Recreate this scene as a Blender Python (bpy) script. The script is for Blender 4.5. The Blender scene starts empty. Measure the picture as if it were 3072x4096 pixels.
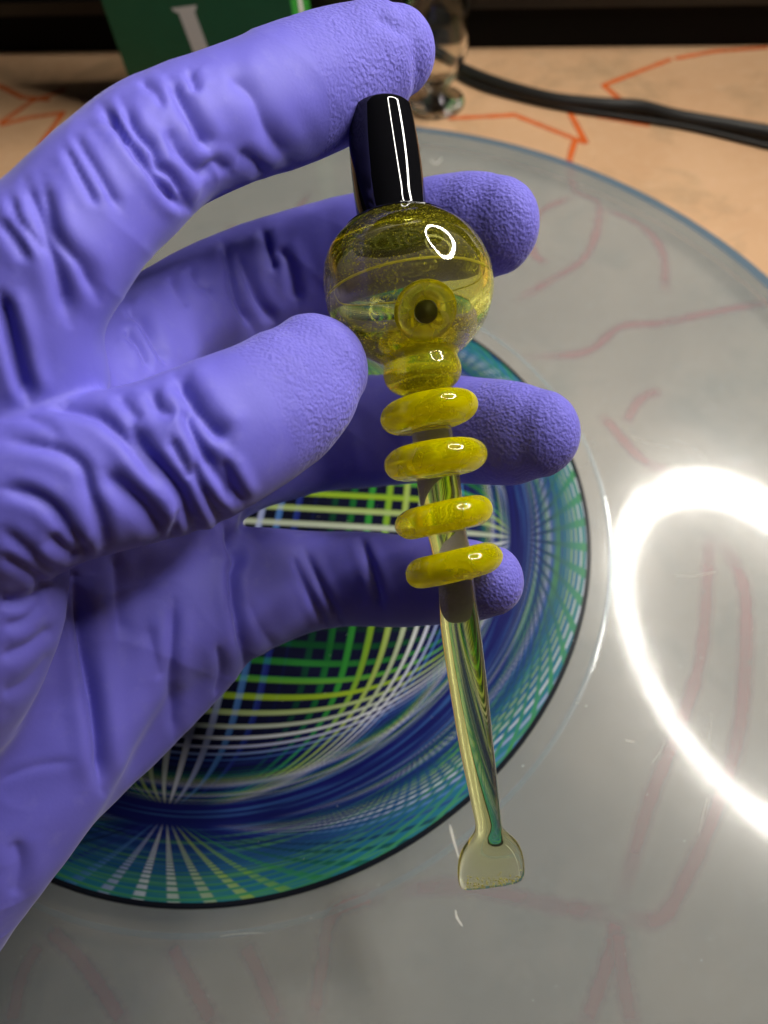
import bpy, math, random
import numpy as np
from mathutils import Matrix, Vector

random.seed(4)
RNG = np.random.default_rng(4)
CM = 0.01                                   # everything below is written in centimetres
sc = bpy.context.scene
COL = sc.collection

# ------------------------------------------------------------------ camera
FPX, HC = 3094.0, 22.0                      # focal length in photo pixels, camera height over the glass disc (cm)
PITCH, ROLL = math.radians(57), math.radians(-8)
FW = np.array([0, math.cos(PITCH), -math.sin(PITCH)])
_r = np.array([1.0, 0, 0]); _u = np.cross(_r, FW)
RT = math.cos(ROLL) * _r + math.sin(ROLL) * _u
UP = -math.sin(ROLL) * _r + math.cos(ROLL) * _u
CAM = np.array([0, 0, HC])
cam_d = bpy.data.cameras.new('camera'); cam = bpy.data.objects.new('camera', cam_d); COL.objects.link(cam)
cam_d.sensor_fit = 'VERTICAL'; cam_d.sensor_height = 24.0; cam_d.lens = 24.0 * FPX / 4096
M = Matrix.Identity(4)
for i in range(3):
    M[i][0], M[i][1], M[i][2], M[i][3] = RT[i], UP[i], -FW[i], CAM[i] * CM
cam.matrix_world = M
cam_d.clip_start = 0.005; cam_d.clip_end = 20
cam_d.dof.use_dof = True; cam_d.dof.focus_distance = 0.149; cam_d.dof.aperture_fstop = 9.5
sc.camera = cam

# ------------------------------------------------------------------ world, exposure
w = bpy.data.worlds.new('World'); sc.world = w; w.use_nodes = True
w.node_tree.nodes['Background'].inputs[0].default_value = (0.9, 0.9, 1.0, 1)
w.node_tree.nodes['Background'].inputs[1].default_value = 0.010
sc.view_settings.view_transform = 'Standard'; sc.view_settings.look = 'None'
sc.view_settings.exposure = 0.0; sc.view_settings.gamma = 1.0
sc.view_settings.use_curve_mapping = False
sc.render.engine = 'CYCLES'
sc.cycles.use_denoising = True
sc.cycles.max_bounces = 20; sc.cycles.transmission_bounces = 16; sc.cycles.transparent_max_bounces = 16
sc.cycles.glossy_bounces = 8; sc.cycles.diffuse_bounces = 4
sc.cycles.sample_clamp_indirect = 4.0; sc.cycles.blur_glossy = 0.3
LAMP_S = 1.25                                # how far out along the mirrored sight line the lamp hangs
LAMP_C = np.array([25.1, 19.4, 57.6]) * LAMP_S - np.array([0, 0, 22.0])
LAMP_AZ, LAMP_EL, LAMP_R, LAMP_L = 3.44, -0.12, 14.0 * LAMP_S, 64.0

# ------------------------------------------------------------------ geometry helpers
def P(x, y, d):
    """photo pixel + axial depth (cm) -> point in the place (cm)"""
    return CAM + d * (FW + (x - 1536) / FPX * RT - (y - 2048) / FPX * UP)
def ground(x, y, z=0.0):
    v = FW + (x - 1536) / FPX * RT - (y - 2048) / FPX * UP
    return CAM + v * ((z - HC) / v[2])
def proj(X):
    v = X - CAM; d = v @ FW
    return np.c_[1536 + FPX * (v @ RT) / d, 2048 - FPX * (v @ UP) / d, d]
def crom(pts, n):
    p = np.array(pts, float); p = np.vstack([2 * p[0] - p[1], p, 2 * p[-1] - p[-2]])
    out = []; m = len(p) - 3
    for t in np.linspace(0, m - 1e-6, n):
        i = int(t); f = t - i; a, b, c, d = p[i:i + 4]
        out.append(0.5 * ((2 * b) + (c - a) * f + (2 * a - 5 * b + 4 * c - d) * f * f + (3 * b - a - 3 * c + d) * f ** 3))
    return np.array(out)
def unit(v):
    return v / (np.linalg.norm(v) + 1e-12)
WORLD = {}
def mesh_obj(name, V, F, mat, parent=None, smooth=True, origin=None):
    V = np.array(V, float)
    o3 = np.array(origin if origin is not None else (0, 0, 0), float)
    me = bpy.data.meshes.new(name)
    me.from_pydata(((V - o3) * CM).tolist(), [], [tuple(f) for f in F]); me.update()
    if smooth:
        me.polygons.foreach_set('use_smooth', [True] * len(me.polygons))
    if mat: me.materials.append(mat)
    o = bpy.data.objects.new(name, me); COL.objects.link(o)
    WORLD[o.name] = o3; o.location = o3 * CM
    if parent is not None:
        o.parent = parent; o.location = (o3 - WORLD[parent.name]) * CM
    return o
def fix_normals(o):
    import bmesh
    bm = bmesh.new(); bm.from_mesh(o.data); bmesh.ops.remove_doubles(bm, verts=bm.verts, dist=1e-6)
    bmesh.ops.recalc_face_normals(bm, faces=bm.faces); bm.to_mesh(o.data); bm.free()
def empty(name, loc):
    o = bpy.data.objects.new(name, None); COL.objects.link(o); o.location = np.array(loc) * CM; WORLD[o.name] = np.array(loc, float)
    o.empty_display_size = 0.01
    return o
def tag(o, label=None, cat=None, group=None, kind=None):
    if label: o['label'] = label
    if cat: o['category'] = cat
    if group: o['group'] = group
    if kind: o['kind'] = kind
    return o
def sweep(C, A, B, closed_u=False, n=32, caps=True, power=None):
    """rings C[i] + A[i] cos + B[i] sin"""
    t = np.linspace(0, 2 * np.pi, n, endpoint=False); V = []; F = []
    for c, a, b in zip(C, A, B):
        V.extend(c + np.cos(t)[:, None] * a + np.sin(t)[:, None] * b)
    m = len(C)
    for i in range(m - 1):
        for j in range(n):
            k = (j + 1) % n
            F.append((i * n + j, i * n + k, (i + 1) * n + k, (i + 1) * n + j))
    if caps:
        F.append(tuple(range(n - 1, -1, -1))); F.append(tuple((m - 1) * n + j for j in range(n)))
    return V, F
def box_vf(c, ax, ay, az):
    V = [np.array(c) + sx * ax + sy * ay + sz * az for sz in (-1, 1) for sy in (-1, 1) for sx in (-1, 1)]
    F = [(0, 2, 3, 1), (4, 5, 7, 6), (0, 1, 5, 4), (2, 6, 7, 3), (0, 4, 6, 2), (1, 3, 7, 5)]
    return V, F

# ------------------------------------------------------------------ material helpers
class NT:
    def __init__(s, name):
        s.m = bpy.data.materials.new(name); s.m.use_nodes = True; s.t = s.m.node_tree; s.t.nodes.clear()
        s.out = s.t.nodes.new('ShaderNodeOutputMaterial')
    def n(s, typ, ins=None, **kw):
        nd = s.t.nodes.new(typ)
        for k, v in kw.items(): setattr(nd, k, v)
        for k, v in (ins or {}).items():
            if hasattr(v, 'is_output') or isinstance(v, bpy.types.NodeSocket): s.t.links.new(v, nd.inputs[k])
            else: nd.inputs[k].default_value = v
        return nd
    def math(s, op, a, b=None, c=None, clamp=False):
        ins = {0: a}
        if b is not None: ins[1] = b
        if c is not None: ins[2] = c
        return s.n('ShaderNodeMath', ins, operation=op, use_clamp=clamp).outputs[0]
    def ramp(s, fac, stops, interp='LINEAR'):
        nd = s.n('ShaderNodeValToRGB', {0: fac}); cr = nd.color_ramp; cr.interpolation = interp
        while len(cr.elements) < len(stops): cr.elements.new(0.5)
        for e, (p, c) in zip(cr.elements, stops):
            e.position = p; e.color = (*c, 1) if len(c) == 3 else c
        return nd.outputs[0]
    def mix(s, f, a, b, blend='MIX'):
        nd = s.n('ShaderNodeMix', data_type='RGBA', blend_type=blend)
        for i, v in ((0, f), (6, a), (7, b)):
            if isinstance(v, bpy.types.NodeSocket): s.t.links.new(v, nd.inputs[i])
            else: nd.inputs[i].default_value = (*v, 1) if isinstance(v, tuple) and len(v) == 3 else v
        return nd.outputs[2]
    def shader_mix(s, f, a, b):
        return s.n('ShaderNodeMixShader', {0: f, 1: a, 2: b}).outputs[0]
    def done(s, sh, disp=None):
        s.t.links.new(sh, s.out.inputs[0])
        return s.m
    def noise(s, vec, scale, detail=3, rough=0.5, dist=0.0):
        return s.n('ShaderNodeTexNoise', {'Vector': vec, 'Scale': scale, 'Detail': detail, 'Roughness': rough, 'Distortion': dist}).outputs[0]
    def coord(s, which='Object'):
        return s.n('ShaderNodeTexCoord').outputs[which]
def principled(name, col, rough=0.5, **kw):
    t = NT(name); b = t.n('ShaderNodeBsdfPrincipled', {'Base Color': (*col, 1), 'Roughness': rough, **kw})
    return t.done(b.outputs[0])

def mat_glove():
    t = NT('nitrile_glove'); co = t.coord()
    peb = t.n('ShaderNodeAttribute', attribute_name='pebble').outputs['Fac']
    big = t.noise(co, 45, 3)
    col = t.mix(big, (0.105, 0.095, 0.47), (0.132, 0.118, 0.53))
    dust = t.noise(co, 260, 4, 0.65)
    col = t.mix(t.math('MULTIPLY', t.math('SUBTRACT', dust, 0.55, clamp=True), 0.35), col, (0.4, 0.38, 0.62))
    col = t.mix(t.math('MULTIPLY', peb, 0.22), col, (0.17, 0.15, 0.48))
    vo = t.n('ShaderNodeTexVoronoi', {'Vector': co, 'Scale': 1600.0, 'Randomness': 1.0}, feature='SMOOTH_F1').outputs[0]
    no = t.noise(co, 900, 3, 0.6)
    hgt = t.math('ADD', t.math('MULTIPLY', vo, 0.8), t.math('MULTIPLY', no, 0.9))
    b1 = t.n('ShaderNodeBump', {'Strength': t.math('MULTIPLY', peb, 0.44), 'Distance': 0.0008, 'Height': hgt})
    fine = t.math('ADD', t.noise(co, 1500, 2, 0.5), t.math('MULTIPLY', t.n('ShaderNodeTexNoise', {'Vector': co, 'Scale': 75.0, 'Detail': 2.0, 'Distortion': 0.8}, noise_type='RIDGED_MULTIFRACTAL').outputs[0], 1.6))
    b2 = t.n('ShaderNodeBump', {'Strength': 0.05, 'Distance': 0.0004, 'Height': fine, 'Normal': b1.outputs[0]})
    rough = t.math('ADD', 0.58, t.math('MULTIPLY', peb, 0.13))
    b = t.n('ShaderNodeBsdfPrincipled', {'Base Color': col, 'Roughness': rough, 'Normal': b2.outputs[0],
            'Specular IOR Level': 0.26, 'Sheen Weight': 0.14, 'Sheen Roughness': 0.4,
            'Subsurface Weight': 0.05, 'Subsurface Radius': (0.2, 0.2, 1.0), 'Subsurface Scale': 0.0012})
    return t.done(b.outputs[0])

def mat_glass(name, absorb, body, fbody, rough=0.0, mottle=0.0, grain=0.0, scatter=0.0):
    """coloured borosilicate: clear refracting skin, colour from absorption along the path, a share of light scattered by bubbles"""
    t = NT(name); co = t.coord()
    g = t.n('ShaderNodeBsdfPrincipled', {'Base Color': (1.0, 0.995, 0.93, 1), 'Roughness': rough, 'IOR': 1.47, 'Transmission Weight': 1.0})
    tr = t.n('ShaderNodeBsdfTranslucent', {'Color': (*body, 1)}).outputs[0]
    df = t.n('ShaderNodeBsdfDiffuse', {'Color': (*body, 1)}).outputs[0]
    sc_ = t.shader_mix(0.55, tr, df)
    nz = t.noise(co, 130, 2, 0.5, 0.8)
    fac = t.math('MULTIPLY_ADD', t.math('SUBTRACT', nz, 0.5), mottle, fbody, clamp=True)
    if grain:
        gz = t.math('SUBTRACT', t.noise(co, 1900, 2, 0.6), 0.56, clamp=True); cz = t.math('MULTIPLY_ADD', t.noise(co, 110, 3, 0.6), 3.4, -1.35, clamp=True)
        fac = t.math('ADD', fac, t.math('MULTIPLY', t.math('MULTIPLY', gz, cz), grain), clamp=True)
    va = t.n('ShaderNodeVolumeAbsorption', {'Color': (1.0, 0.988, 0.0, 1), 'Density': absorb}).outputs[0]
    if scatter:
        vs = t.n('ShaderNodeVolumeScatter', {'Color': (1.0, 0.97, 0.35, 1), 'Density': scatter, 'Anisotropy': 0.0}).outputs[0]
        va = t.n('ShaderNodeAddShader', {0: va, 1: vs}).outputs[0]
    t.t.links.new(va, t.out.inputs['Volume'])
    return t.done(t.shader_mix(fac, g.outputs[0], sc_))

def mat_spiro(R):
    """printed string-art: a plaid warped so its lines meet in four nodes on a circle"""
    t = NT('spiral_print'); co = t.coord()
    s = t.n('ShaderNodeSeparateXYZ', {0: co}); a = math.radians(-13); k = 1 / (R * CM)
    x0 = t.math('MULTIPLY', s.outputs[0], k); y0 = t.math('MULTIPLY', s.outputs[1], k)
    x = t.math('ADD', t.math('MULTIPLY', x0, math.cos(a)), t.math('MULTIPLY', y0, math.sin(a)))
    y = t.math('SUBTRACT', t.math('MULTIPLY', y0, math.cos(a)), t.math('MULTIPLY', x0, math.sin(a)))
    r2 = t.math('ADD', t.math('MULTIPLY', x, x), t.math('MULTIPLY', y, y)); r = t.math('SQRT', r2)
    rr = t.math('DIVIDE', r, 0.80)
    q_in = t.math('SUBTRACT', 1.0, t.math('POWER', rr, 10.0)); q_out = t.math('MULTIPLY', t.math('SUBTRACT', 1.0, t.math('MULTIPLY', rr, rr)), 3.0)
    ins = t.math('LESS_THAN', rr, 1.0)
    q = t.math('ADD', t.math('MULTIPLY', ins, q_in), t.math('MULTIPLY', t.math('SUBTRACT', 1.0, ins), q_out))
    g = t.math('DIVIDE', 1.0, q); ga = t.math('ABSOLUTE', g)
    u = t.math('MULTIPLY', x, g); v = t.math('MULTIPLY', y, g)
    W, L, B1, N, K, DG, G, YG, OW = ((.78, .80, .84), (.42, .46, .72), (.07, .2, .5), (.02, .03, .22), (.006, .008, .02), (.008, .09, .02), (.04, .30, .04), (.36, .52, .02), (.48, .55, .36))
    cyc = [(0, W), (.09, L), (.18, B1), (.27, N), (.36, K), (.50, DG), (.62, G), (.74, YG), (.87, OW), (1, W)]
    def fam(c, sg, ph):
        colr = t.ramp(t.math('FRACT', t.math('MULTIPLY_ADD', c, sg * 1.6, ph)), cyc)
        fr = t.math('FRACT', t.math('MULTIPLY_ADD', c, 19.0, 40.3))
        tri = t.math('ABSOLUTE', t.math('SUBTRACT', fr, 0.5))
        mask = t.math('MULTIPLY_ADD', tri, -14.0, 2.9, clamp=True)
        return colr, mask
    cu, mu = fam(u, 1, 10.0); cv, mv = fam(v, -1, 9.90)
    fade = t.math('MULTIPLY', t.math('MULTIPLY_ADD', ga, -0.4, 2.0, clamp=True), t.math('MULTIPLY_ADD', ins, 0.35, 0.65))
    bg = t.ramp(r, [(0, (.006, .007, .014)), (.62, (.008, .009, .03)), (.72, (.012, .014, .10)), (.80, (.010, .012, .12)), (.86, (.012, .022, .17)), (.93, (.018, .10, .26)), (.99, (.025, .20, .26))])
    st = t.n('ShaderNodeCombineXYZ', {0: t.math('MULTIPLY', r, 95.0), 1: t.math('MULTIPLY', x, 1.6), 2: t.math('MULTIPLY', y, 1.6)}).outputs[0]
    streak = t.noise(st, 1.0, 3, 0.6)
    near = t.math('MULTIPLY_ADD', t.math('ABSOLUTE', t.math('SUBTRACT', r, 0.82)), -7.0, 1.1, clamp=True)
    bg = t.mix(t.math('MULTIPLY', near, t.math('MULTIPLY_ADD', streak, 4.5, -2.3, clamp=True)), bg, (.05, .16, .42))
    bg = t.mix(t.math('MULTIPLY', near, t.math('MULTIPLY_ADD', streak, -5.0, 2.0, clamp=True)), bg, (.006, .006, .03))
    outer = t.math('GREATER_THAN', r, 0.845)
    gs = t.math('MULTIPLY', outer, t.math('MULTIPLY_ADD', t.noise(st, 1.7, 2, 0.5), 6.0, -3.2, clamp=True))
    bg = t.mix(t.math('MULTIPLY', gs, 0.8), bg, (.09, .33, .06))
    col = t.mix(t.math('MULTIPLY', t.math('MULTIPLY', mv, fade), 0.9), bg, cv)
    lit = t.mix(t.math('MULTIPLY', t.math('MULTIPLY', mu, fade), 0.9), (0.0, 0.0, 0.0), cu)
    col = t.mix(1.0, col, lit, 'LIGHTEN')
    dash = t.math('MULTIPLY', t.math('MULTIPLY', mu, fade), t.math('SUBTRACT', 1.0, mv))      # beyond the nodes the fan is cut into dashes
    vcol = t.ramp(r, [(0.86, (.010, .012, .06)), (0.92, (.03, .12, .08)), (0.97, (.06, .30, .08))])
    cout = t.mix(t.math('MULTIPLY', mv, 0.65), bg, vcol)
    cout = t.mix(t.math('MULTIPLY', dash, 1.0, clamp=True), cout, cu)
    col = t.mix(ins, cout, col)
    col = t.mix(t.math('GREATER_THAN', r, 0.988), col, (.012, .014, .02))
    col = t.mix(1.0, col, (0.74, 0.74, 0.78), 'MULTIPLY')
    b = t.n('ShaderNodeBsdfPrincipled', {'Base Color': col, 'Roughness': 0.22, 'Specular IOR Level': 0.16})
    return t.done(b.outputs[0])

def mat_disc_top():
    t = NT('frosted_acrylic'); co = t.coord()
    cl = t.noise(co, 13, 4, 0.55, 0.6); fi = t.noise(co, 60, 5, 0.65)
    col = t.mix(t.math('MULTIPLY_ADD', cl, 2.0, -0.5, clamp=True), (0.32, 0.39, 0.42), (0.64, 0.66, 0.63))
    di = t.n('ShaderNodeBsdfDiffuse', {'Color': col}).outputs[0]
    tp = t.n('ShaderNodeBsdfTransparent', {'Color': (0.80, 0.89, 0.97, 1)}).outputs[0]
    body = t.shader_mix(0.66, di, tp)
    rough = t.math('MULTIPLY_ADD', fi, 0.16, -0.005, clamp=True)
    gl = t.n('ShaderNodeBsdfGlossy', {'Color': (1, 1, 1, 1), 'Roughness': rough}).outputs[0]
    gl2 = t.n('ShaderNodeBsdfGlossy', {'Color': (1, 1, 1, 1), 'Roughness': 0.22}).outputs[0]
    gl = t.shader_mix(0.5, gl, gl2)
    fr = t.n('ShaderNodeFresnel', {'IOR': 1.5}).outputs[0]
    return t.done(t.shader_mix(fr, body, gl))
def mat_veil(name, col, f):
    t = NT(name)
    di = t.n('ShaderNodeBsdfDiffuse', {'Color': (*col, 1)}).outputs[0]
    tp = t.n('ShaderNodeBsdfTransparent', {'Color': (0.95, 0.97, 0.98, 1)}).outputs[0]
    return t.done(t.shader_mix(f, di, tp))
def mat_table():
    t = NT('table_laminate'); co = t.coord()
    a = t.noise(co, 7, 5, 0.6, 0.8); b = t.noise(co, 22, 5, 0.65, 0.4); g = t.noise(co, 170, 4, 0.6)
    col = t.mix(a, (0.46, 0.25, 0.12), (0.74, 0.48, 0.29))
    sm = t.math('MULTIPLY_ADD', b, 6.0, -3.1, clamp=True)
    col = t.mix(t.math('MULTIPLY', sm, 0.45), col, (0.22, 0.17, 0.09))
    col = t.mix(t.math('MULTIPLY', t.math('SUBTRACT', g, 0.5, clamp=True), 0.6), col, (0.75, 0.55, 0.4))
    bp = t.n('ShaderNodeBump', {'Strength': 0.08, 'Distance': 0.0005, 'Height': g})
    return t.done(t.n('ShaderNodeBsdfPrincipled', {'Base Color': col, 'Roughness': 0.5, 'Normal': bp.outputs[0], 'Specular IOR Level': 0.3}).outputs[0])
def mat_ink(name, col, soft, bias=0.35):
    """ink line; 'edge' runs 0 at the rim of the stroke to 1 in its middle"""
    t = NT(name); e = t.n('ShaderNodeAttribute', attribute_name='edge').outputs['Fac']
    nz = t.noise(t.coord(), 45, 3, 0.6)
    al = t.math('MULTIPLY', t.math('POWER', e, soft), t.math('MULTIPLY_ADD', nz, 0.9, bias, clamp=True))
    di = t.n('ShaderNodeBsdfDiffuse', {'Color': (*col, 1)}).outputs[0]
    tp = t.n('ShaderNodeBsdfTransparent').outputs[0]
    return t.done(t.shader_mix(al, tp, di))

M_GLOVE = mat_glove()
M_BLACK = principled('black_glass', (0.004, 0.004, 0.005), 0.015, **{'Specular IOR Level': 0.5})
M_BULB = mat_glass('pale_yellow_glass', 230, (1.0, 0.92, 0.10), 0.022, mottle=0.05, grain=5.0)
M_NECK = mat_glass('yellow_bubbly_glass', 220, (1.0, 0.92, 0.03), 0.17, mottle=0.5, grain=5.0)
M_RING = mat_glass('deep_yellow_glass', 240, (1.0, 0.92, 0.0), 0.33, mottle=0.5, grain=0.8)
M_STEM = mat_glass('yellow_stem_glass', 190, (1.0, 0.9, 0.1), 0.06)
M_ROD = mat_glass('straw_yellow_glass', 140, (0.9, 0.85, 0.2), 0.02)
M_SPECK = mat_glass('bubble_glass', 50, (1.0, 0.93, 0.35), 0.6)
M_DISC = mat_disc_top(); M_VEIL = mat_veil('frosted_underside', (0.42, 0.42, 0.40), 0.80)
M_RIM = mat_veil('blue_grey_edge', (0.10, 0.17, 0.24), 0.25)
M_TABLE = mat_table()
M_INK = mat_ink('orange_ink', (0.75, 0.13, 0.015), 0.35); M_INK2 = mat_ink('red_ink', (0.78, 0.08, 0.05), 1.3, 0.18)
M_WALL = principled('black_panel', (0.0025, 0.0022, 0.002), 0.6, **{'Specular IOR Level': 0.1})

# ------------------------------------------------------------------ ring lamp (real lamp, mirrored in the disc, the black grip and every glass ring)
def ring_lamp():
    n = np.array([math.cos(LAMP_AZ) * math.cos(LAMP_EL), math.sin(LAMP_AZ) * math.cos(LAMP_EL), math.sin(LAMP_EL)])
    a = unit(np.cross(n, [0, 0, 1.0])); b = np.cross(n, a)
    e = empty('ring_lamp', LAMP_C)
    tag(e, 'round white ring lamp glowing beside the table', 'lamp')
    t = NT('lamp_tube'); em = t.n('ShaderNodeEmission', {'Color': (1.0, 0.955, 0.87, 1), 'Strength': LAMP_L}).outputs[0]
    mt = t.done(em)
    def torus(name, R, r1, r2, off, mat):
        th = np.linspace(0, 2 * np.pi, 97); C = []; A = []; B = []
        for q in th:
            rad = math.cos(q) * a + math.sin(q) * b
            C.append(LAMP_C + R * rad + off * n); A.append(rad * r1); B.append(n * r2)
        V, F = sweep(C, A, B, n=16, caps=False)
        return mesh_obj(name, V, F, mat, e, origin=LAMP_C)
    torus('tube', LAMP_R, 1.35 * LAMP_S, 0.5, 0.0, mt)
    torus('housing', LAMP_R, 2.2, 0.5, -1.2, principled('lamp_housing', (0.02, 0.02, 0.02), 0.5))
ring_lamp()

# ------------------------------------------------------------------ setting: table, back panel, disc, print
TZ = -1.0
TA = math.radians(-14.5)                     # the table runs a little askew to the lens
TX = np.array([math.cos(TA), math.sin(TA), 0]); TY = np.array([-math.sin(TA), math.cos(TA), 0]); ZZ = np.array([0, 0, 1.0])
TB = ground(1500, 195, TZ)                   # where the table meets the black panel
V, F = box_vf(TB - TY * 60 + ZZ * (-1.5), TX * 110, TY * 60, ZZ * 1.5)
table = tag(mesh_obj('table', V, F, M_TABLE, smooth=False, origin=(0, 20, TZ)), kind='structure')
V, F = box_vf(TB + TY * 1.0 + ZZ * 20, TX * 110, TY * 1.0, ZZ * 24)
wall = tag(mesh_obj('wall', V, F, M_WALL, smooth=False, origin=TB), kind='structure')
V, F = box_vf(TB - TY * 0.25 + ZZ * 2.6, TX * 100, TY * 0.25, ZZ * 0.35)
mesh_obj('ledge', V, F, principled('black_trim', (0.004, 0.0035, 0.003), 0.35), wall, smooth=False, origin=TB)

DC, DR = np.array([-5.3, 15.9, 0]), 23.0
SC_, SR = np.array([-4.99, 14.63, 0]), 11.76
def disc_mesh(name, c, prof, mat, parent=None, n=160):
    t = np.linspace(0, 2 * np.pi, n, endpoint=False); V = []; F = []
    for r, z in prof:
        V.extend(np.c_[c[0] + r * np.cos(t), c[1] + r * np.sin(t), np.full(n, z)])
    m = len(prof)
    for i in range(m - 1):
        for j in range(n):
            k = (j + 1) % n; F.append((i * n + j, i * n + k, (i + 1) * n + k, (i + 1) * n + j))
    return V, F
disc_e = tag(empty('turntable', (DC[0], DC[1], TZ)), 'large round frosted grey acrylic turntable lying on the scribbled table', 'turntable')
V, F = disc_mesh('top', DC, [(0.001, 0), (DR - 0.9, 0), (DR - 0.55, -0.02)], M_DISC); F = [f[::-1] for f in F]
V = [p for p in V]; mesh_obj('top_sheet', V, F, M_DISC, disc_e, smooth=False, origin=DC)
V, F = disc_mesh('bottom', DC, [(0.001, TZ + 0.03), (DR - 0.3, TZ + 0.03)], M_VEIL)
mesh_obj('bottom_sheet', V, F, M_VEIL, disc_e, smooth=False, origin=DC)
V, F = disc_mesh('rim', DC, [(DR - 0.56, -0.015), (DR - 0.25, 0.0), (DR - 0.03, -0.1), (DR, -0.3), (DR, -0.8), (DR - 0.1, TZ + 0.01)], M_RIM)
mesh_obj('rim', V, F, M_RIM, disc_e, origin=DC)
# shallow step ring pressed into the disc around the print
V, F = disc_mesh('groove', SC_, [(12.30, 0.002), (12.36, 0.006), (12.38, 0.006), (12.46, 0.002)], M_DISC)
mesh_obj('moulded_ring', V, [f[::-1] for f in F], M_DISC, disc_e, origin=SC_ if False else DC)
# print
V, F = disc_mesh('p', SC_, [(0.001, 0.05), (SR - 0.04, 0.05), (SR, 0.03), (SR, 0.004)], None)
mat = mesh_obj('round_mat', V, F, mat_spiro(SR), smooth=False, origin=SC_)
tag(mat, 'round mat printed with blue, green and white crossing curved lines on black', 'mat')

def ribbon(name, pts, width, z, mat, parent, taper=True, n=40, fade=False):
    c = crom([p[:2] for p in pts], n); V = []; F = []; E = []
    d = np.gradient(c, axis=0); d /= np.linalg.norm(d, axis=1)[:, None] + 1e-9; nn = np.c_[-d[:, 1], d[:, 0]]
    for i in range(n):
        wv = width * (1 if not taper else (0.45 + 0.55 * math.sin(math.pi * min(1, max(0, (i + .5) / n)))))
        wv *= 0.85 + 0.3 * random.random()
        for s, e in ((-1, 0), (-0.4, 1), (0.4, 1), (1, 0)):
            V.append((*(c[i] + nn[i] * s * wv), z)); E.append(e * (min(1.0, min(i, n - 1 - i) / (0.12 * n)) if fade else 1.0))
    for i in range(n - 1):
        for j in range(3):
            F.append((i * 4 + j, i * 4 + j + 1, i * 4 + j + 5, i * 4 + j + 4))
    o = mesh_obj(name, V, F, mat, parent, smooth=False)
    at = o.data.attributes.new('edge', 'FLOAT', 'POINT'); at.data.foreach_set('value', E)
    return o
def poly(pts, k=12):
    """densify a polyline so its corners stay sharp"""
    out = []
    for a, b in zip(pts[:-1], pts[1:]):
        for t in np.linspace(0, 1, k, endpoint=False): out.append(np.array(a) * (1 - t) + np.array(b) * t)
    return out + [np.array(pts[-1])]
def ink(px, width, mat, sharp, zoff):
    g = [ground(x, y, TZ) for x, y in px]
    if sharp: g = poly([p for p in g])
    ribbon('ink_line', g, width, TZ + zoff, mat, table, taper=False, n=max(40, 2 * len(g)), fade=not sharp)
zi = 0.004
for px in ([(1794, 474), (2059, 460), (2343, 573), (2277, 445), (2599, 502)],
           [(2684, 237), (2414, 341), (2481, 398)], [(2300, 560), (2277, 640), (2290, 700)],
           [(3072, 190), (2860, 205), (2700, 235)],
           [(0, 494), (127, 405), (260, 360)], [(0, 500), (120, 470), (253, 451), (160, 582), (300, 530), (420, 470)], [(-100, 330), (0, 345), (90, 390), (200, 400)]):
    ink(px, 0.17, M_INK, True, zi); zi += 0.0007
for px in ([(2277, 640), (2300, 760), (2390, 810), (2385, 930), (2330, 1040), (2190, 1130), (2050, 1210)],
           [(2300, 780), (2150, 860), (2130, 1000), (2190, 1060)],
           [(2400, 830), (2560, 900), (2650, 1010), (2660, 1180)],
           [(3200, 1190), (2900, 1240), (2660, 1290), (2480, 1310), (2340, 1410), (2070, 1430)],
           [(2650, 1560), (2560, 1600), (2500, 1700)], [(2400, 1650), (2560, 1830), (2700, 1900)],
           [(2840, 2120), (2830, 2300), (2800, 2640), (2700, 2950), (2600, 3200), (2470, 3650)],
           [(2860, 2130), (2960, 2300), (2985, 2500), (2960, 2900), (2860, 3250), (2720, 3560), (2630, 3680), (2470, 3660)],
           [(1560, 3570), (1780, 3545), (1960, 3560), (2200, 3620), (2470, 3665)],
           [(2470, 3660), (2430, 3850), (2330, 4130)], [(2470, 3700), (2490, 3900), (2530, 4130)],
           [(1560, 3570), (1340, 3650), (1290, 3850), (1245, 4130)], [(970, 3760), (1040, 3900), (1130, 4130)],
           [(680, 3770), (750, 3900), (870, 4130)], [(180, 3700), (330, 3850), (520, 4130)], [(170, 3760), (90, 3900), (40, 4130)],
           [(1250, 760), (1100, 930), (880, 900)]):
    ink(px, 0.30, M_INK2, False, zi); zi += 0.0007

M_SCR = mat_ink('scratch_and_reflection', (0.62, 0.60, 0.55), 1.6)
def mark(px, width):
    ribbon('scratch_and_reflection', [ground(x, y, 0) for x, y in px], width, 0.0065, M_SCR, disc_e, n=24)
for px, wd in (([(2440, 2440), (2400, 2620), (2310, 2800)], .012), ([(2700, 2302), (2770, 2306), (2860, 2288)], .035), ([(2525, 1748), (2600, 1775), (2680, 1790)], .035), ([(2700, 1760), (2790, 1800), (2830, 1850)], .02),
               ([(2845, 2850), (2838, 2930), (2830, 2995)], .02), ([(2830, 3190), (2812, 3260), (2795, 3330)], .018), ([(2500, 2960), (2520, 2965), (2540, 2968)], .04),
               ([(1822, 3640), (1828, 3670), (1850, 3705)], .05), ([(1800, 3300), (1812, 3350), (1835, 3430)], .06), ([(1720, 640), (1745, 655), (1770, 630)], .07), ([(2610, 3050), (2640, 3010), (2660, 2960)], .012), ([(880, 3745), (960, 3735), (1060, 3732)], .01)):  # the pale smears beside the blade paint the tool's reflection in the disc
    mark(px, wd)
DV, DF = [], []
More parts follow.
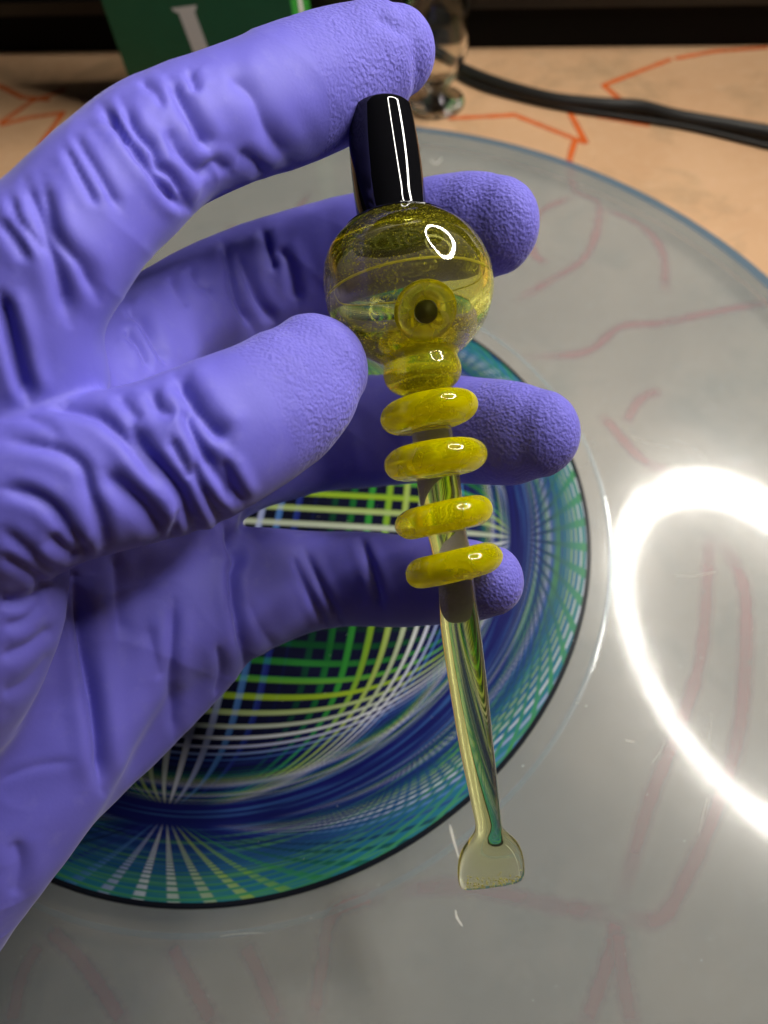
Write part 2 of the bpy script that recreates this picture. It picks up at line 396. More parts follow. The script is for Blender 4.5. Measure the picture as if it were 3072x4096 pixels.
for k in range(420):
    q, rr_ = RNG.uniform(0, 2 * np.pi), DR * math.sqrt(RNG.uniform(.02, .9)); cx, cy = DC[0] + rr_ * math.cos(q), DC[1] + rr_ * math.sin(q); r_ = RNG.uniform(.008, .022) * (2 if RNG.random() < .05 else 1); o_ = len(DV)
    zz = 0.056 if math.hypot(cx - SC_[0], cy - SC_[1]) < SR else 0.006
    DV.extend([(cx - r_, cy, zz), (cx, cy - r_ * .6, zz), (cx + r_, cy, zz), (cx, cy + r_ * .6, zz), (cx, cy, zz + r_ * .6)])
    DF.extend([(o_, o_ + 1, o_ + 4), (o_ + 1, o_ + 2, o_ + 4), (o_ + 2, o_ + 3, o_ + 4), (o_ + 3, o_, o_ + 4)])
tag(mesh_obj('dust', DV, DF, principled('pale_dust', (0.5, 0.48, 0.44), 0.9), smooth=False), 'fine pale dust specks scattered over the turntable', 'dust', kind='stuff')

# ------------------------------------------------------------------ green carton
def carton():
    b0 = ground(572, 478, TZ); b1 = ground(1235, 462, TZ)
    ux = unit(b1 - b0); uy = np.array([-ux[1], ux[0], 0]); W = np.linalg.norm(b1 - b0); D, H = 4.2, 15.0
    e = tag(empty('carton', (b0 + b1) / 2), 'dark green carton with white lettering standing against the black panel', 'box')
    t = NT('green_card'); co = t.coord(); nz = t.noise(co, 120, 4)
    col = t.mix(nz, (0.006, 0.075, 0.028), (0.007, 0.092, 0.036))
    mg = t.done(t.n('ShaderNodeBsdfPrincipled', {'Base Color': col, 'Roughness': 0.45}).outputs[0])
    mb = principled('lit_green_card', (0.03, 0.26, 0.03), 0.45)
    mw = principled('white_card_ink', (0.62, 0.58, 0.56), 0.5)
    ctr = b0 + ux * W / 2 + uy * D / 2 + ZZ * (H / 2 + 0.02)
    V, F = box_vf(ctr, ux * W / 2, uy * D / 2, ZZ * H / 2)
    body = mesh_obj('body', V, F, mg, e, smooth=False, origin=(b0 + b1) / 2)
    def face_pt(px, py, off=0.02):
        """point where the sight line meets the front face"""
        v = FW + (px - 1536) / FPX * RT - (py - 2048) / FPX * UP; n = -uy
        q = b0 + n * off
        return CAM + v * (((q - CAM) @ n) / (v @ n))
    outline = [(684, 33), (786, 20), (784, 40), (778, 46), (850, 240), (920, 420), (860, 420), (784, 235), (714, 52), (696, 46)]
    V = [face_pt(*p) for p in outline]
    mesh_obj('letter', V, [tuple(range(len(V)))], mw, body, smooth=False, origin=(b0 + b1) / 2)
    # side panel: the green painted brighter for its lit side, plus a pale stripe
    s0 = b1 + ux * 0.01
    def quad(name, a, b, mat, off):
        V = [s0 + ux * off + uy * a + ZZ * 0.05, s0 + ux * off + uy * b + ZZ * 0.05, s0 + ux * off + uy * b + ZZ * (H - .05), s0 + ux * off + uy * a + ZZ * (H - .05)]
        mesh_obj(name, V, [(0, 1, 2, 3)], mat, body, smooth=False, origin=(b0 + b1) / 2)
    quad('side_panel', 0.05, D - 0.05, mb, 0.012)
    quad('side_stripe', 1.5, 2.4, mw, 0.03)
carton()

# ------------------------------------------------------------------ glass vessel behind the fingertip
def vessel():
    c = ground(1745, 420, TZ); c[2] = TZ
    t = NT('smoky_clear_glass')
    g = t.n('ShaderNodeBsdfPrincipled', {'Base Color': (0.93, 0.92, 0.88, 1), 'Roughness': 0.01, 'IOR': 1.45, 'Transmission Weight': 1.0}).outputs[0]
    mg = t.done(g)
    e = tag(empty('glass_vessel', c), 'small clear glass vessel with round bowl and flat foot behind the black cable', 'glass')
    def lathe(name, prof, n=48):
        V, F = disc_mesh(name, c, prof, mg, n=n)
        fix_normals(mesh_obj(name, V, F, mg, e, origin=c))
    z = TZ
    lathe('foot', [(0.01, z + .02), (1.35, z + .02), (1.5, z + .12), (1.46, z + .28), (1.1, z + .36), (0.5, z + .5), (0.45, z + .8), (0.01, z + .8)])
    lathe('bowl', [(0.01, z + .82), (0.5, z + .86), (0.7, z + 1.1), (1.25, z + 1.8), (1.6, z + 2.7), (1.72, z + 3.8), (1.6, z + 4.9), (1.2, z + 5.8), (0.9, z + 6.4), (0.85, z + 6.9),
                   (0.7, z + 6.9), (0.75, z + 6.3), (1.02, z + 5.7), (1.4, z + 4.8), (1.52, z + 3.8), (1.4, z + 2.8), (1.05, z + 1.95), (0.5, z + 1.4), (0.01, z + 1.3)])
vessel()

# ------------------------------------------------------------------ cables
def tube_obj(name, pts, r, mat, label, n=90):
    c = crom(pts, n); T = np.gradient(c, axis=0); T /= np.linalg.norm(T, axis=1)[:, None]
    A = np.array([unit(np.cross(t, ZZ)) for t in T]); B = np.cross(T, A)
    V, F = sweep(c, A * r, B * r, n=14)
    return tag(mesh_obj(name, V, F, mat, origin=c[0] - ZZ * r), label, 'cable')
M_CABLE = principled('black_cable_jacket', (0.012, 0.011, 0.010), 0.5)
def cpts(px, z): return [ground(x, y, TZ + z) for x, y in px]
tube_obj('power_cable', cpts([(1250, 150), (1450, 140), (1600, 160), (1760, 225), (1850, 280), (2000, 340), (2200, 395), (2400, 418), (2560, 428), (2700, 465), (2900, 500), (3072, 530), (3300, 575), (3700, 690), (4300, 900)], 0.36), 0.34, M_CABLE,
         'thick black cable lying across the far side of the table')
tube_obj('thin_cable', cpts([(1250, 175), (1500, 165), (1700, 215), (1830, 305), (1930, 352), (2060, 390), (2250, 432), (2450, 462), (2640, 490), (2800, 520), (3072, 585), (3300, 640), (3700, 760), (4300, 980)], 0.15), 0.13, M_CABLE,
         'thin black cable running alongside the thick one')

# ------------------------------------------------------------------ glass dab tool
AX = [(1510, 380, 15.55), (1565, 837, 15.45), (1630, 1120, 15.36), (1685, 1463, 15.25), (1715, 1640, 15.2), (1742, 1837, 15.13), (1773, 2067, 15.06), (1817, 2262, 15.0), (1841, 2506, 14.92), (1906, 2988, 14.77), (1953, 3282, 14.68), (1968, 3546, 14.6)]
AXP = np.array([P(*a) for a in AX]); AXY = np.array([a[1] for a in AX], float); AXD = np.array([a[2] for a in AX])
AXIS = unit(AXP[-1] - AXP[0])
E2 = unit(-FW - (-FW @ AXIS) * AXIS); E1 = np.cross(AXIS, E2)
def axp(y):
    y = y + max(0.0, 2048 - y) * 0.038          # near side of a lathe leans up the frame above the optical axis
    return np.array([np.interp(y, AXY, AXP[:, i]) for i in range(3)])
def pxcm(y, r): return r * np.interp(y, AXY, AXD) / FPX
TOOL = tag(empty('glass_dab_tool', axp(3546)), 'yellow glass dab tool with black grip, round bulb, four rings, in the glove', 'dab tool')
def tool_lathe(name, prof, mat, parent, n=64, dense=1, tilt=None, wob=0.0, inner=None):
    """prof: (photo row along the axis, radius in photo pixels)"""
    pr = np.array(prof, float)
    if dense > 1: pr = crom(pr, len(pr) * dense)
    def shell(pr, flip):
        C = np.array([axp(y) for y, r in pr]); R = np.array([max(pxcm(y, r), 1e-3) for y, r in pr])
        A = R[:, None] * E1; B = R[:, None] * E2
        if tilt is not None:
            e1 = unit(E1 + tilt * AXIS); A = R[:, None] * e1
        V, F = sweep(C, A, B, n=n)
        return V, ([f[::-1] for f in F] if flip else F)
    V, F = shell(pr, inner is not None)
    if inner is not None:
        ip = crom(np.array(inner, float), len(inner) * 4); V2, F2 = shell(ip, False); o = len(V)
        V = list(V) + list(V2); F = list(F) + [tuple(i + o for i in f) for f in F2]
    me = mesh_obj(name, V, F, mat, parent, origin=axp(3546))
    import bmesh
    bm = bmesh.new(); bm.from_mesh(me.data)
    if inner is None: bmesh.ops.recalc_face_normals(bm, faces=bm.faces)
    bm.to_mesh(me.data); bm.free()
    if wob:
        co = np.zeros(len(me.data.vertices) * 3); me.data.vertices.foreach_get('co', co); co = co.reshape(-1, 3)
        k = co * 700
        d = np.sin(k[:, 0] + 1.3) * np.sin(k[:, 1] * 1.3 + 2) + np.sin(k[:, 2] * 1.1 + k[:, 0] * .6)
        c0 = co.mean(0); co = c0 + (co - c0) * (1 + wob * d)[:, None]
        me.data.vertices.foreach_set('co', co.ravel()); me.data.update()
    return me
_gy = np.linspace(392, 836, 24)
_gp = [(376, 1), (376, 70), (378, 108), (383, 119)] + [(y, 126 + (y - 376) * 0.028 + 9 * (1 - ((y - 600) / 225) ** 2)) for y in _gy] + [(848, 136), (856, 120), (862, 1)]
grip = tool_lathe('grip', _gp, M_BLACK, TOOL, dense=1, n=96)
collar = tool_lathe('grip_collar', [(828, 100), (834, 150), (846, 185), (858, 205), (868, 212), (874, 190), (876, 120), (876, 1)], M_BLACK, TOOL, dense=2)
bulb = tool_lathe('bulb', [(850, 1), (852, 120), (864, 200), (890, 240), (930, 280), (985, 313), (1050, 332), (1115, 337), (1180, 331), (1250, 306), (1310, 268), (1355, 225), (1388, 183), (1402, 150), (1406, 90), (1408, 1)], M_BULB, TOOL, n=96, dense=4,
                  inner=[(905, 1), (908, 110), (935, 205), (985, 262), (1050, 290), (1115, 297), (1180, 288), (1240, 255), (1290, 200), (1320, 130), (1335, 60), (1338, 1)])
neck = tool_lathe('neck', [(1372, 1), (1374, 120), (1392, 160), (1410, 152), (1425, 149), (1445, 154), (1470, 157), (1500, 150), (1525, 132), (1545, 102), (1556, 70), (1560, 1)], M_NECK, TOOL, n=72, dense=4)
# air hole set in the lower front of the bulb
def air_hole():
    c = axp(1120); n = unit(0.12 * E1 * (1 if E1 @ RT > 0 else -1) + 0.60 * AXIS + 0.78 * E2)
    a = unit(np.cross(n, AXIS)); b = np.cross(n, a)
    o = c + n * pxcm(1120, 262)
    C, A, B = [], [], []
    R, r = pxcm(1120, 78), pxcm(1120, 36)
    for q in np.linspace(0, 2 * np.pi, 49):
        rad = math.cos(q) * a + math.sin(q) * b
        C.append(o + R * rad); A.append(rad * r); B.append(n * r * 0.8)
    V, F = sweep(C, A, B, n=16, caps=False)
    col = mesh_obj('air_hole_collar', V, F, M_RING, TOOL, origin=axp(3546)); fix_normals(col)
    Cc = [o - n * 0.16, o + n * 0.10]; V, F = sweep(Cc, [a * R * .50] * 2, [b * R * .50] * 2, n=32)
    mesh_obj('air_hole', V, F, principled('bore_shade', (0.01, 0.012, 0.012), 0.4), col, origin=axp(3546))  # solid dark plug, painted for the shade inside the hole
air_hole()
def disc_prof(y, R, hy):
    """fat lens-shaped ring"""
    out = [(y - hy, 1)]
    for q in np.linspace(-90, 90, 15):
        s, c = math.sin(math.radians(q)), math.cos(math.radians(q))
        out.append((y + hy * s, (R - hy * 1.15) + hy * 1.15 * c))
    return out + [(y + hy, 1)]
for i, (y, R, hy, ti) in enumerate([(1634, 199, 63, 0.05), (1832, 208, 66, 0.0), (2070, 199, 60, 0.07), (2262, 199, 61, 0.09)]):
    tool_lathe('glass_ring', disc_prof(y, R, hy), M_RING, TOOL, n=72, tilt=(ti if E1 @ RT < 0 else -ti), wob=0.0015)
stem = tool_lathe('stem', [(1530, 1), (1532, 74), (1570, 76), (1715, 80), (1830, 84), (1945, 87), (2060, 82), (2154, 77), (2235, 74), (2240, 40), (2241, 1)], M_STEM, TOOL, dense=2, n=48)
def blade():
    pr = crom(np.array([(2262, 40, 40), (2266, 70, 70), (2344, 72, 72), (2420, 75, 75), (2506, 79, 79), (2700, 77, 77), (2850, 73, 73), (2988, 68, 68), (3150, 60, 60), (3240, 55, 55), (3290, 52, 52), (3318, 58, 50), (3342, 76, 45), (3364, 97, 40), (3390, 115, 35), (3422, 127, 30), (3458, 133, 26), (3495, 134, 23), (3522, 130, 20), (3538, 120, 17), (3547, 100, 12), (3550, 60, 5)], float), 150)
    C = np.array([axp(y) for y, a, b in pr]); A = np.array([E1 * pxcm(y, a) for y, a, b in pr]); B = np.array([E2 * pxcm(y, b) for y, a, b in pr])
    V, F = sweep(C, A, B, n=56)
    o = mesh_obj('flared_rod', V, F, M_ROD, TOOL, origin=axp(3546)); fix_normals(o)
blade()
def seam():
    t = np.linspace(0, 2 * np.pi, 97); c = axp(1122); R = pxcm(1122, 299); r = pxcm(1122, 5)
    rad = [math.cos(q) * E1 + math.sin(q) * E2 for q in t]
    V, F = sweep([c + R * d for d in rad], [d * r for d in rad], [AXIS * r] * 97, n=8, caps=False)
    fix_normals(mesh_obj('bulb_seam', V, F, M_SPECK, TOOL, origin=axp(3546)))
seam()
def specks():
    V, F = [], []
    OCT = [np.array(v, float) for v in ((1, 0, 0), (-1, 0, 0), (0, 1, 0), (0, -1, 0), (0, 0, 1), (0, 0, -1))]
    OF = [(0, 2, 4), (2, 1, 4), (1, 3, 4), (3, 0, 4), (2, 0, 5), (1, 2, 5), (3, 1, 5), (0, 3, 5)]
    def add(p, r):
        o = len(V); V.extend(p + r * v for v in OCT); F.extend(tuple(i + o for i in f) for f in OF)
    for k in range(1500):
        u = RNG.random()
        if u < 0.14:
            y = 3543 - abs(RNG.normal(0, 22)); w_ = RNG.uniform(-1, 1) * np.interp(y, [3440, 3500, 3545], [120, 125, 105]); p = axp(y) + pxcm(y, w_) * E1 + pxcm(y, 12 * RNG.uniform(-1, 1)) * E2
            add(p, RNG.uniform(0.006, 0.018)); continue
        if u < 0.66:    # inner wall of the bulb, in drifts
            y = RNG.choice([RNG.uniform(925, 1110), RNG.normal(1110, 7), RNG.uniform(1200, 1330)], p=[.55, .25, .2]); 
            R = np.interp(y, [905, 935, 985, 1050, 1115, 1180, 1240, 1290, 1330], [120, 212, 268, 297, 304, 295, 262, 207, 100])
        elif u < 0.85:
            y = RNG.uniform(1400, 1530); R = np.interp(y, [1400, 1470, 1530], [130, 145, 100]) * RNG.uniform(.6, .97)
        else:
            yc, Rr = [(1634, 185), (1832, 195), (2070, 185), (2262, 185)][RNG.integers(4)]; y = yc + RNG.normal(0, 18); R = Rr * RNG.uniform(.4, .95)
        q = RNG.uniform(-1.9, 1.9)
        p = axp(y) + pxcm(y, R) * (math.sin(q) * E1 + math.cos(q) * E2)
        add(p, RNG.uniform(0.006, 0.015) * (1.5 if RNG.random() < .06 else 1))
    tag(mesh_obj('bubbles', V, F, M_SPECK, TOOL, smooth=False, origin=axp(3546)), kind='stuff')
specks()

# ------------------------------------------------------------------ gloved hand
# name: list of (photo x, photo y, depth cm, half width in photo px, depth/width ratio)
HAND = {
 'index': [(-180, 1950, 13.3, 480, .85), (-70, 1680, 12.8, 475, .85), (0, 1420, 12.4, 440, .88), (95, 1165, 12.1, 348, .9), (266, 950, 12.2, 298, .92), (482, 735, 12.9, 282, .95), (650, 595, 13.6, 270, .95), (900, 480, 14.4, 255, .95), (1150, 385, 15.2, 258, .9), (1360, 312, 15.8, 243, .85), (1530, 225, 16.1, 205, .8), (1590, 205, 16.2, 165, .8)],
 'middle': [(200, 1750, 13.9, 300, .8), (400, 1560, 14.7, 290, .85), (640, 1360, 16.7, 262, .8), (880, 1205, 18.3, 243, .8), (1120, 1110, 18.9, 232, .8), (1400, 1020, 18.7, 222, .8), (1700, 945, 18.0, 216, .8), (1900, 910, 17.4, 214, .8), (1985, 905, 17.1, 190, .8)],
 'ring': [(450, 2080, 15.8, 290, .8), (700, 1930, 17.2, 280, .8), (950, 1810, 19.0, 250, .75), (1250, 1745, 19.8, 230, .75), (1550, 1722, 19.1, 222, .75), (1850, 1722, 17.9, 214, .8), (2060, 1735, 16.95, 208, .82), (2160, 1740, 16.55, 182, .8)],
 'pinky': [(560, 2500, 16.6, 300, .8), (780, 2420, 17.2, 285, .8), (1000, 2360, 18.1, 255, .8), (1250, 2325, 18.7, 205, .8), (1500, 2318, 18.3, 188, .8), (1750, 2322, 17.2, 180, .82), (1900, 2325, 16.4, 165, .85), (1970, 2325, 16.05, 142, .85)],
 'thumb': [(-420, 2330, 12.4, 430, .75), (-150, 2080, 12.0, 390, .8), (180, 1960, 12.1, 342, .85), (493, 1878, 12.5, 325, .85), (812, 1770, 13.1, 316, .85), (1050, 1655, 13.6, 285, .8), (1190, 1545, 14.0, 258, .75), (1275, 1455, 14.25, 210, .72)],
 'thenar': [(-120, 1980, 12.8, 340, .8), (-170, 2300, 12.6, 430, .8), (-330, 2620, 12.9, 480, .75), (-600, 3050, 14.0, 500, .8)],
 'palm_index': [(-150, 1480, 12.3, 360, .7), (-200, 2000, 13.2, 380, .65), (-450, 2700, 14.0, 430, .7), (-900, 3500, 15.0, 520, .8)],
 'palm_middle': [(300, 1600, 14.0, 310, .7), (180, 2150, 14.9, 360, .6), (-150, 2800, 14.7, 430, .62), (-800, 3600, 15.2, 560, .8)],
 'palm_ring': [(700, 1960, 16.9, 290, .7), (450, 2400, 16.3, 340, .58), (100, 2950, 15.3, 420, .58), (-600, 3700, 15.2, 560, .8)],
 'palm_pinky': [(830, 2400, 17.7, 270, .75), (680, 2570, 17.6, 305, .65), (360, 2845, 16.9, 340, .6), (-70, 3180, 15.3, 390, .7), (-700, 3700, 14.4, 520, .8), (-1100, 4000, 14.4, 560, .8)],
}
def hand_tube(pts):
    p = crom(np.array(pts, float), 46)
    C = np.array([P(a, b, d) for a, b, d, hw, k in p]); R = np.array([hw * d / FPX for a, b, d, hw, k in p]); K = p[:, 4]
    T = np.gradient(C, axis=0); T /= np.linalg.norm(T, axis=1)[:, None]
    cs, Rs, Ks, Ts = list(C), list(R), list(K), list(T)
    for q in np.radians([20, 40, 58, 74, 85]):        # rounded ends
        cs.append(C[-1] + T[-1] * R[-1] * .92 * math.sin(q)); Rs.append(R[-1] * math.cos(q)); Ks.append(K[-1]); Ts.append(T[-1])
        cs.insert(0, C[0] - T[0] * R[0] * .7 * math.sin(q)); Rs.insert(0, R[0] * math.cos(q)); Ks.insert(0, K[0]); Ts.insert(0, T[0])
    A, B = [], []
    for c, r, k, t in zip(cs, Rs, Ks, Ts):
        v = unit(CAM - c); e1 = unit(np.cross(t, v)); e2 = np.cross(e1, t)
        A.append(e1 * r); B.append(e2 * r * k)
    return sweep(cs, A, B, n=36), C, R
# creases sculpted into the glove: crop -> (offset x, offset y, scale)
CR = {'A': (0, 300, .633), 'B': (500, 800, .6028), 'C': (0, 1500, .6028), 'D': (0, 2000, .904), 'E': (0, 0, 1.085)}
FOLDS = [
 # part, crop, points, width px, depth cm
 ('index', 'A', [(400, 440), (520, 660), (610, 830)], 17, .09), ('index', 'A', [(470, 390), (600, 600), (760, 850)], 17, .09),
 ('index', 'A', [(150, 660), (230, 850), (300, 1050), (390, 1300), (440, 1560)], 30, .16),
 ('index', 'A', [(60, 750), (110, 900), (200, 1010), (290, 1130)], 20, .10), ('index', 'A', [(0, 920), (90, 1030), (190, 1180)], 22, .10),
 ('index', 'A', [(260, 640), (310, 820), (340, 980), (420, 1100), (520, 1220), (620, 1420)], 28, .13),
 ('index', 'A', [(640, 190), (720, 300), (850, 470), (950, 600), (1080, 760), (1210, 860)], 20, .20),
 ('index', 'A', [(760, 160), (850, 330), (960, 450), (1010, 570), (1110, 650), (1210, 840)], 20, .20),
 ('index', 'A', [(690, 250), (760, 330), (810, 420)], 12, .08),
 ('index', 'A', [(880, 40), (980, 110), (1030, 210)], 18, .10), ('index', 'A', [(1070, 40), (1160, 180), (1250, 330), (1340, 480)], 26, .17),
 ('index', 'A', [(1190, -30), (1245, 110)], 20, .12), ('index', 'A', [(1060, 320), (1140, 470), (1250, 590), (1340, 640)], 28, .13),
 ('index', 'E', [(840, 270), (930, 350), (985, 470), (1060, 600)], 34, .10), ('index', 'E', [(760, 640), (800, 600), (850, 640)], 22, .09),  # first fold: mostly a shadow's edge put into the shape
 ('index', 'E', [(1380, 60), (1440, 90), (1490, 130)], 26, .08), ('index', 'E', [(880, 560), (940, 600), (980, 650)], 26, .08),
 ('palm', 'A', [(0, 1380), (60, 1600), (120, 1830), (190, 2060)], 26, .26),
 ('middle', 'B', [(640, 270), (690, 420), (740, 640), (860, 870)], 20, .18), ('middle', 'B', [(730, 330), (820, 520), (900, 680), (1000, 820)], 20, .16),
 ('middle', 'B', [(905, 190), (950, 330), (1000, 480)], 18, .15), ('middle', 'B', [(1010, 310), (1090, 430), (1150, 700)], 20, .12),
 ('middle', 'B', [(0, 720), (110, 780), (200, 930), (300, 1100)], 20, .15), ('middle', 'B', [(0, 850), (90, 950), (170, 1130)], 16, .12),
 ('middle', 'B', [(430, 440), (470, 530), (590, 600)], 18, .08), ('middle', 'B', [(290, 500), (350, 620), (420, 720)], 18, .07),
 ('thumb', 'C', [(230, 180), (450, 205), (650, 265), (800, 390), (960, 590), (1090, 780)], 27, .16),
 ('thumb', 'C', [(860, 300), (960, 470), (1080, 620), (1190, 760), (1250, 900), (1265, 1050)], 30, .22),
 ('thumb', 'C', [(780, 130), (860, 230), (930, 290)], 26, .10), ('thumb', 'C', [(990, 100), (1060, 220), (1170, 260)], 26, .12),
 ('thumb', 'C', [(1230, 190), (1265, 340), (1380, 560), (1500, 730), (1545, 840)], 26, .20),
 ('thumb', 'C', [(1160, -10), (1260, 140), (1380, 310), (1510, 450)], 34, .24),
 ('thumb', 'C', [(1295, 560), (1325, 720), (1420, 890), (1490, 970)], 22, .16), ('thumb', 'C', [(1130, 420), (1210, 570), (1275, 700)], 20, .12),
 ('thumb', 'C', [(690, 640), (850, 780), (970, 900), (1080, 1070)], 34, .16), ('thumb', 'C', [(1480, 560), (1540, 700), (1610, 850)], 20, .12),
 ('thumb', 'C', [(0, 430), (200, 460), (400, 500), (540, 600), (590, 760), (650, 920), (690, 1080), (680, 1210)], 24, .16),
 ('thumb', 'C', [(0, 750), (200, 790), (350, 880), (450, 1020), (540, 1150), (565, 1230)], 24, .18),
 ('thumb', 'C', [(0, 1010), (180, 1170), (300, 1280), (480, 1340)], 24, .12), ('thumb', 'C', [(320, 1060), (420, 1160), (520, 1230)], 28, .16),
 ('thumb', 'C', [(0, 1190), (150, 1290), (270, 1380), (310, 1440)], 20, .14), ('thumb', 'C', [(0, 1510), (150, 1510), (290, 1440)], 20, .18),
 ('thumb', 'C', [(0, 230), (150, 270), (300, 340), (420, 420)], 22, .06), ('thumb', 'C', [(1140, 1110), (1165, 980), (1190, 900)], 14, .08), ('thumb', 'C', [(1280, 1060), (1320, 950)], 14, .07),
 ('palm', 'D', [(325, 340), (370, 620), (410, 880), (440, 1080), (460, 1290)], 28, .30), ('palm', 'D', [(515, 230), (520, 420), (530, 600)], 24, .09),
 ('palm', 'D', [(770, 450), (762, 800), (775, 1060)], 22, .14), ('palm', 'D', [(1000, 110), (1050, 250), (1030, 340), (1060, 540), (1090, 760)], 20, .22),
 ('palm', 'D', [(965, 640), (980, 760), (955, 880)], 16, .09), ('palm', 'D', [(650, 550), (690, 700), (720, 800)], 30, .06),
 ('palm', 'D', [(0, 1240), (150, 1180), (330, 1160)], 16, .03), ('palm', 'D', [(60, 1500), (90, 1620), (60, 1760)], 30, .08),
 ('thumb', 'D', [(0, 700), (130, 640), (240, 560)], 26, .08), ('thumb', 'D', [(0, 860), (120, 800), (240, 660)], 30, .06), ('thumb', 'D', [(20, 560), (110, 530), (200, 440)], 22, .07),
 ('pinky', 'D', [(1285, 240), (1330, 340), (1400, 480), (1450, 570)], 14, .10), ('pinky', 'D', [(1340, 220), (1400, 340), (1470, 480), (1510, 570)], 14, .09),
 ('pinky', 'D', [(1590, 150), (1640, 300), (1690, 480)], 16, .10), ('pinky', 'D', [(1100, 440), (1150, 560), (1220, 660)], 16, .06),
]
PEB = {'index': 0.70, 'middle': 0.74, 'ring': 0.70, 'pinky': 0.78, 'thumb': 0.66}
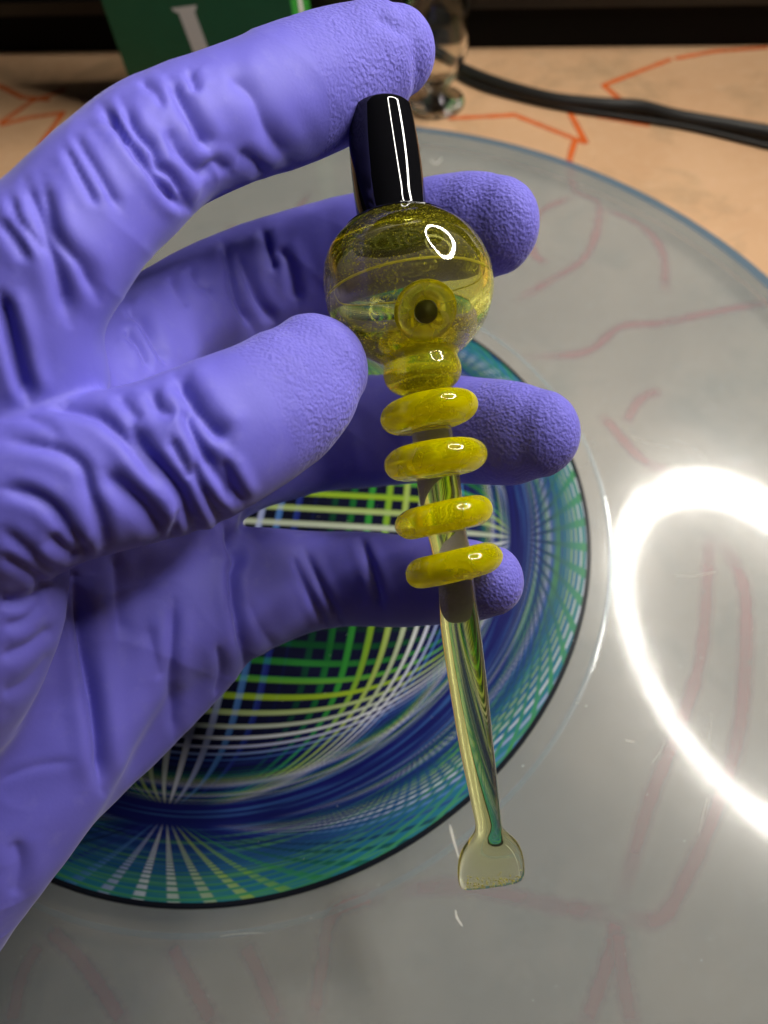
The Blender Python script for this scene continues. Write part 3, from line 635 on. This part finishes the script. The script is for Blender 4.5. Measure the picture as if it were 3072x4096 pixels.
def build_hand():
    V, F = [], []; CL = {}
    for nm, pts in HAND.items():
        (v, f), C, R = hand_tube(pts); o = len(V); V.extend(v); F.extend(tuple(i + o for i in q) for q in f); CL[nm] = (C, R)
    tmp = mesh_obj('tmp_hand', V, F, None)
    m = tmp.modifiers.new('r', 'REMESH'); m.mode = 'VOXEL'; m.voxel_size = 0.05 * CM; m.use_smooth_shade = True
    s = tmp.modifiers.new('s', 'SMOOTH'); s.factor = 0.5; s.iterations = 14
    dg = bpy.context.evaluated_depsgraph_get(); me = bpy.data.meshes.new_from_object(tmp.evaluated_get(dg))
    bpy.data.objects.remove(tmp)
    nv = len(me.vertices); X = np.zeros(nv * 3); me.vertices.foreach_get('co', X); X = X.reshape(-1, 3) / CM
    ne = len(me.edges); ed = np.zeros(ne * 2, int); me.edges.foreach_get('vertices', ed); ed = ed.reshape(-1, 2)
    deg = np.bincount(ed.ravel(), minlength=nv)
    def relax(X, mask, it):
        for _ in range(it):
            S = np.stack([np.bincount(ed[:, 0], X[ed[:, 1], i], nv) + np.bincount(ed[:, 1], X[ed[:, 0], i], nv) for i in range(3)], 1) / deg[:, None]
            X = X + mask[:, None] * 0.6 * (S - X)
        return X
    pc = proj(X)
    pm = np.clip((1050 - pc[:, 0]) / 150, 0, 1) * np.clip((pc[:, 2] - 13.2) / 0.8, 0, 1)      # palm and finger roots lie behind the thumb
    X = relax(X, pm, 160); X = relax(X, np.ones(nv), 4)
    me.vertices.foreach_set('co', (X * CM).ravel()); me.update()
    def normals():
        N = np.zeros(nv * 3); me.vertices.foreach_get('normal', N); return N.reshape(-1, 3)
    # which part each vertex belongs to, and how far along it
    best = np.full(nv, 1e9); part = np.zeros(nv, int); along = np.zeros(nv); names = list(CL)
    for k, nm in enumerate(names):
        C, R = CL[nm]
        D = np.linalg.norm(X[:, None, :] - C[None, ::2, :], axis=2) / R[None, ::2]
        j = D.argmin(1); d = D.min(1); up = d < best
        best[up] = d[up]; part[up] = k; along[up] = (j[up] * 2) / (len(C) - 1)
    grp = {'index': ['index', 'palm_index'], 'middle': ['middle'], 'ring': ['ring'], 'pinky': ['pinky', 'palm_pinky', 'palm_ring'],
           'thumb': ['thumb', 'thenar'], 'palm': ['palm_index', 'palm_middle', 'palm_ring', 'palm_pinky', 'index', 'ring', 'pinky', 'middle']}
    N = normals(); PX = proj(X); vw = CAM - X; vw /= np.linalg.norm(vw, axis=1)[:, None]
    face = np.clip(((N * vw).sum(1) + 0.12) / 0.3, 0, 1)
    disp = np.zeros(nv)
    for prt, crop, pts, wd, dep in FOLDS:
        ox, oy, s = CR[crop]; q = np.array([(ox + x * s, oy + y * s) for x, y in pts]); q = crom(q, 26)
        ok = np.isin(part, [names.index(n) for n in grp[prt]]) & (face > 0)
        lo, hi = q.min(0) - 5 * wd, q.max(0) + 5 * wd
        ok &= (PX[:, 0] > lo[0]) & (PX[:, 0] < hi[0]) & (PX[:, 1] > lo[1]) & (PX[:, 1] < hi[1])
        ix = np.nonzero(ok)[0]
        if not len(ix): continue
        pt = PX[ix, :2]; bd = np.full(len(ix), 1e9); side = np.zeros(len(ix)); tt = np.zeros(len(ix))
        for i in range(len(q) - 1):
            a, b = q[i], q[i + 1]; ab = b - a; L2 = ab @ ab
            u = np.clip(((pt - a) @ ab) / L2, 0, 1); e = pt - (a + u[:, None] * ab); d = np.hypot(e[:, 0], e[:, 1])
            up = d < bd; bd[up] = d[up]; tt[up] = (i + u[up]) / (len(q) - 1)
            side[up] = np.sign(ab[0] * e[up, 1] - ab[1] * e[up, 0])
        wd = wd * 1.05; x = bd * side / wd
        env = np.clip(np.minimum(tt / .16, (1 - tt) / .16), 0, 1); env = env * env * (3 - 2 * env); env = .2 + .8 * env
        env *= np.exp(-np.clip(np.abs(x) - 4, 0, None))
        endcap = np.where((tt <= 0) | (tt >= 1), np.exp(-(bd / wd) ** 2), 1.0)
        prof = -1.0 * np.exp(-np.abs(x) ** 1.25) + 0.24 * np.exp(-((x - 2.1) / 1.5) ** 2) + 0.24 * np.exp(-((x + 2.1) / 1.5) ** 2)
        if crop == 'C' and pts[0][0] < 20: dep = dep * 0.7
        disp[ix] += dep * 1.0 * prof * env * endcap * face[ix]
    # loose wrinkles the photograph does not single out, everywhere on the glove
    def fbm(Q, f):
        return (np.sin(Q[:, 0] * f + 1.7 * np.sin(Q[:, 1] * f * .7 + 1)) * np.sin(Q[:, 1] * f * 1.1 + 1.3 * np.sin(Q[:, 2] * f * .8 + 2)) + np.sin(Q[:, 2] * f * .9 + 1.9 * np.sin(Q[:, 0] * f * .6)))
    smooth_tip = np.zeros(nv)
    for nm, a0 in PEB.items():
        k = names.index(nm); sel = part == k; smooth_tip[sel] = np.clip((along[sel] - a0) / 0.10, 0, 1)
    disp += 0.022 * fbm(X, 1.5) * 1.0 + 0.008 * fbm(X[:, [2, 0, 1]], 4.3)
    rid = 1 - np.abs(np.sin(3.0 * (X @ unit(np.array([.8, .35, .5]))) + 1.2 * fbm(X, .9)))
    disp += (1 - smooth_tip) * 0.016 * (rid ** 3 - .25) * np.clip(fbm(X[:, [1, 2, 0]], .8) + .3, 0, 1)
    X2 = X + N * disp[:, None]
    me.vertices.foreach_set('co', (X2 * CM).ravel()); me.update()
    at = me.attributes.new('pebble', 'FLOAT', 'POINT'); at.data.foreach_set('value', smooth_tip)
    me.materials.append(M_GLOVE); me.polygons.foreach_set('use_smooth', [True] * len(me.polygons))
    me.name = 'gloved_hand'
    o = bpy.data.objects.new('gloved_hand', me); COL.objects.link(o)
    sm = o.modifiers.new('relax', 'SMOOTH'); sm.factor = 0.45; sm.iterations = 2
    tag(o, 'hand in a wrinkled blue-violet nitrile glove pinching the yellow glass tool', 'hand')
    return o
build_hand()
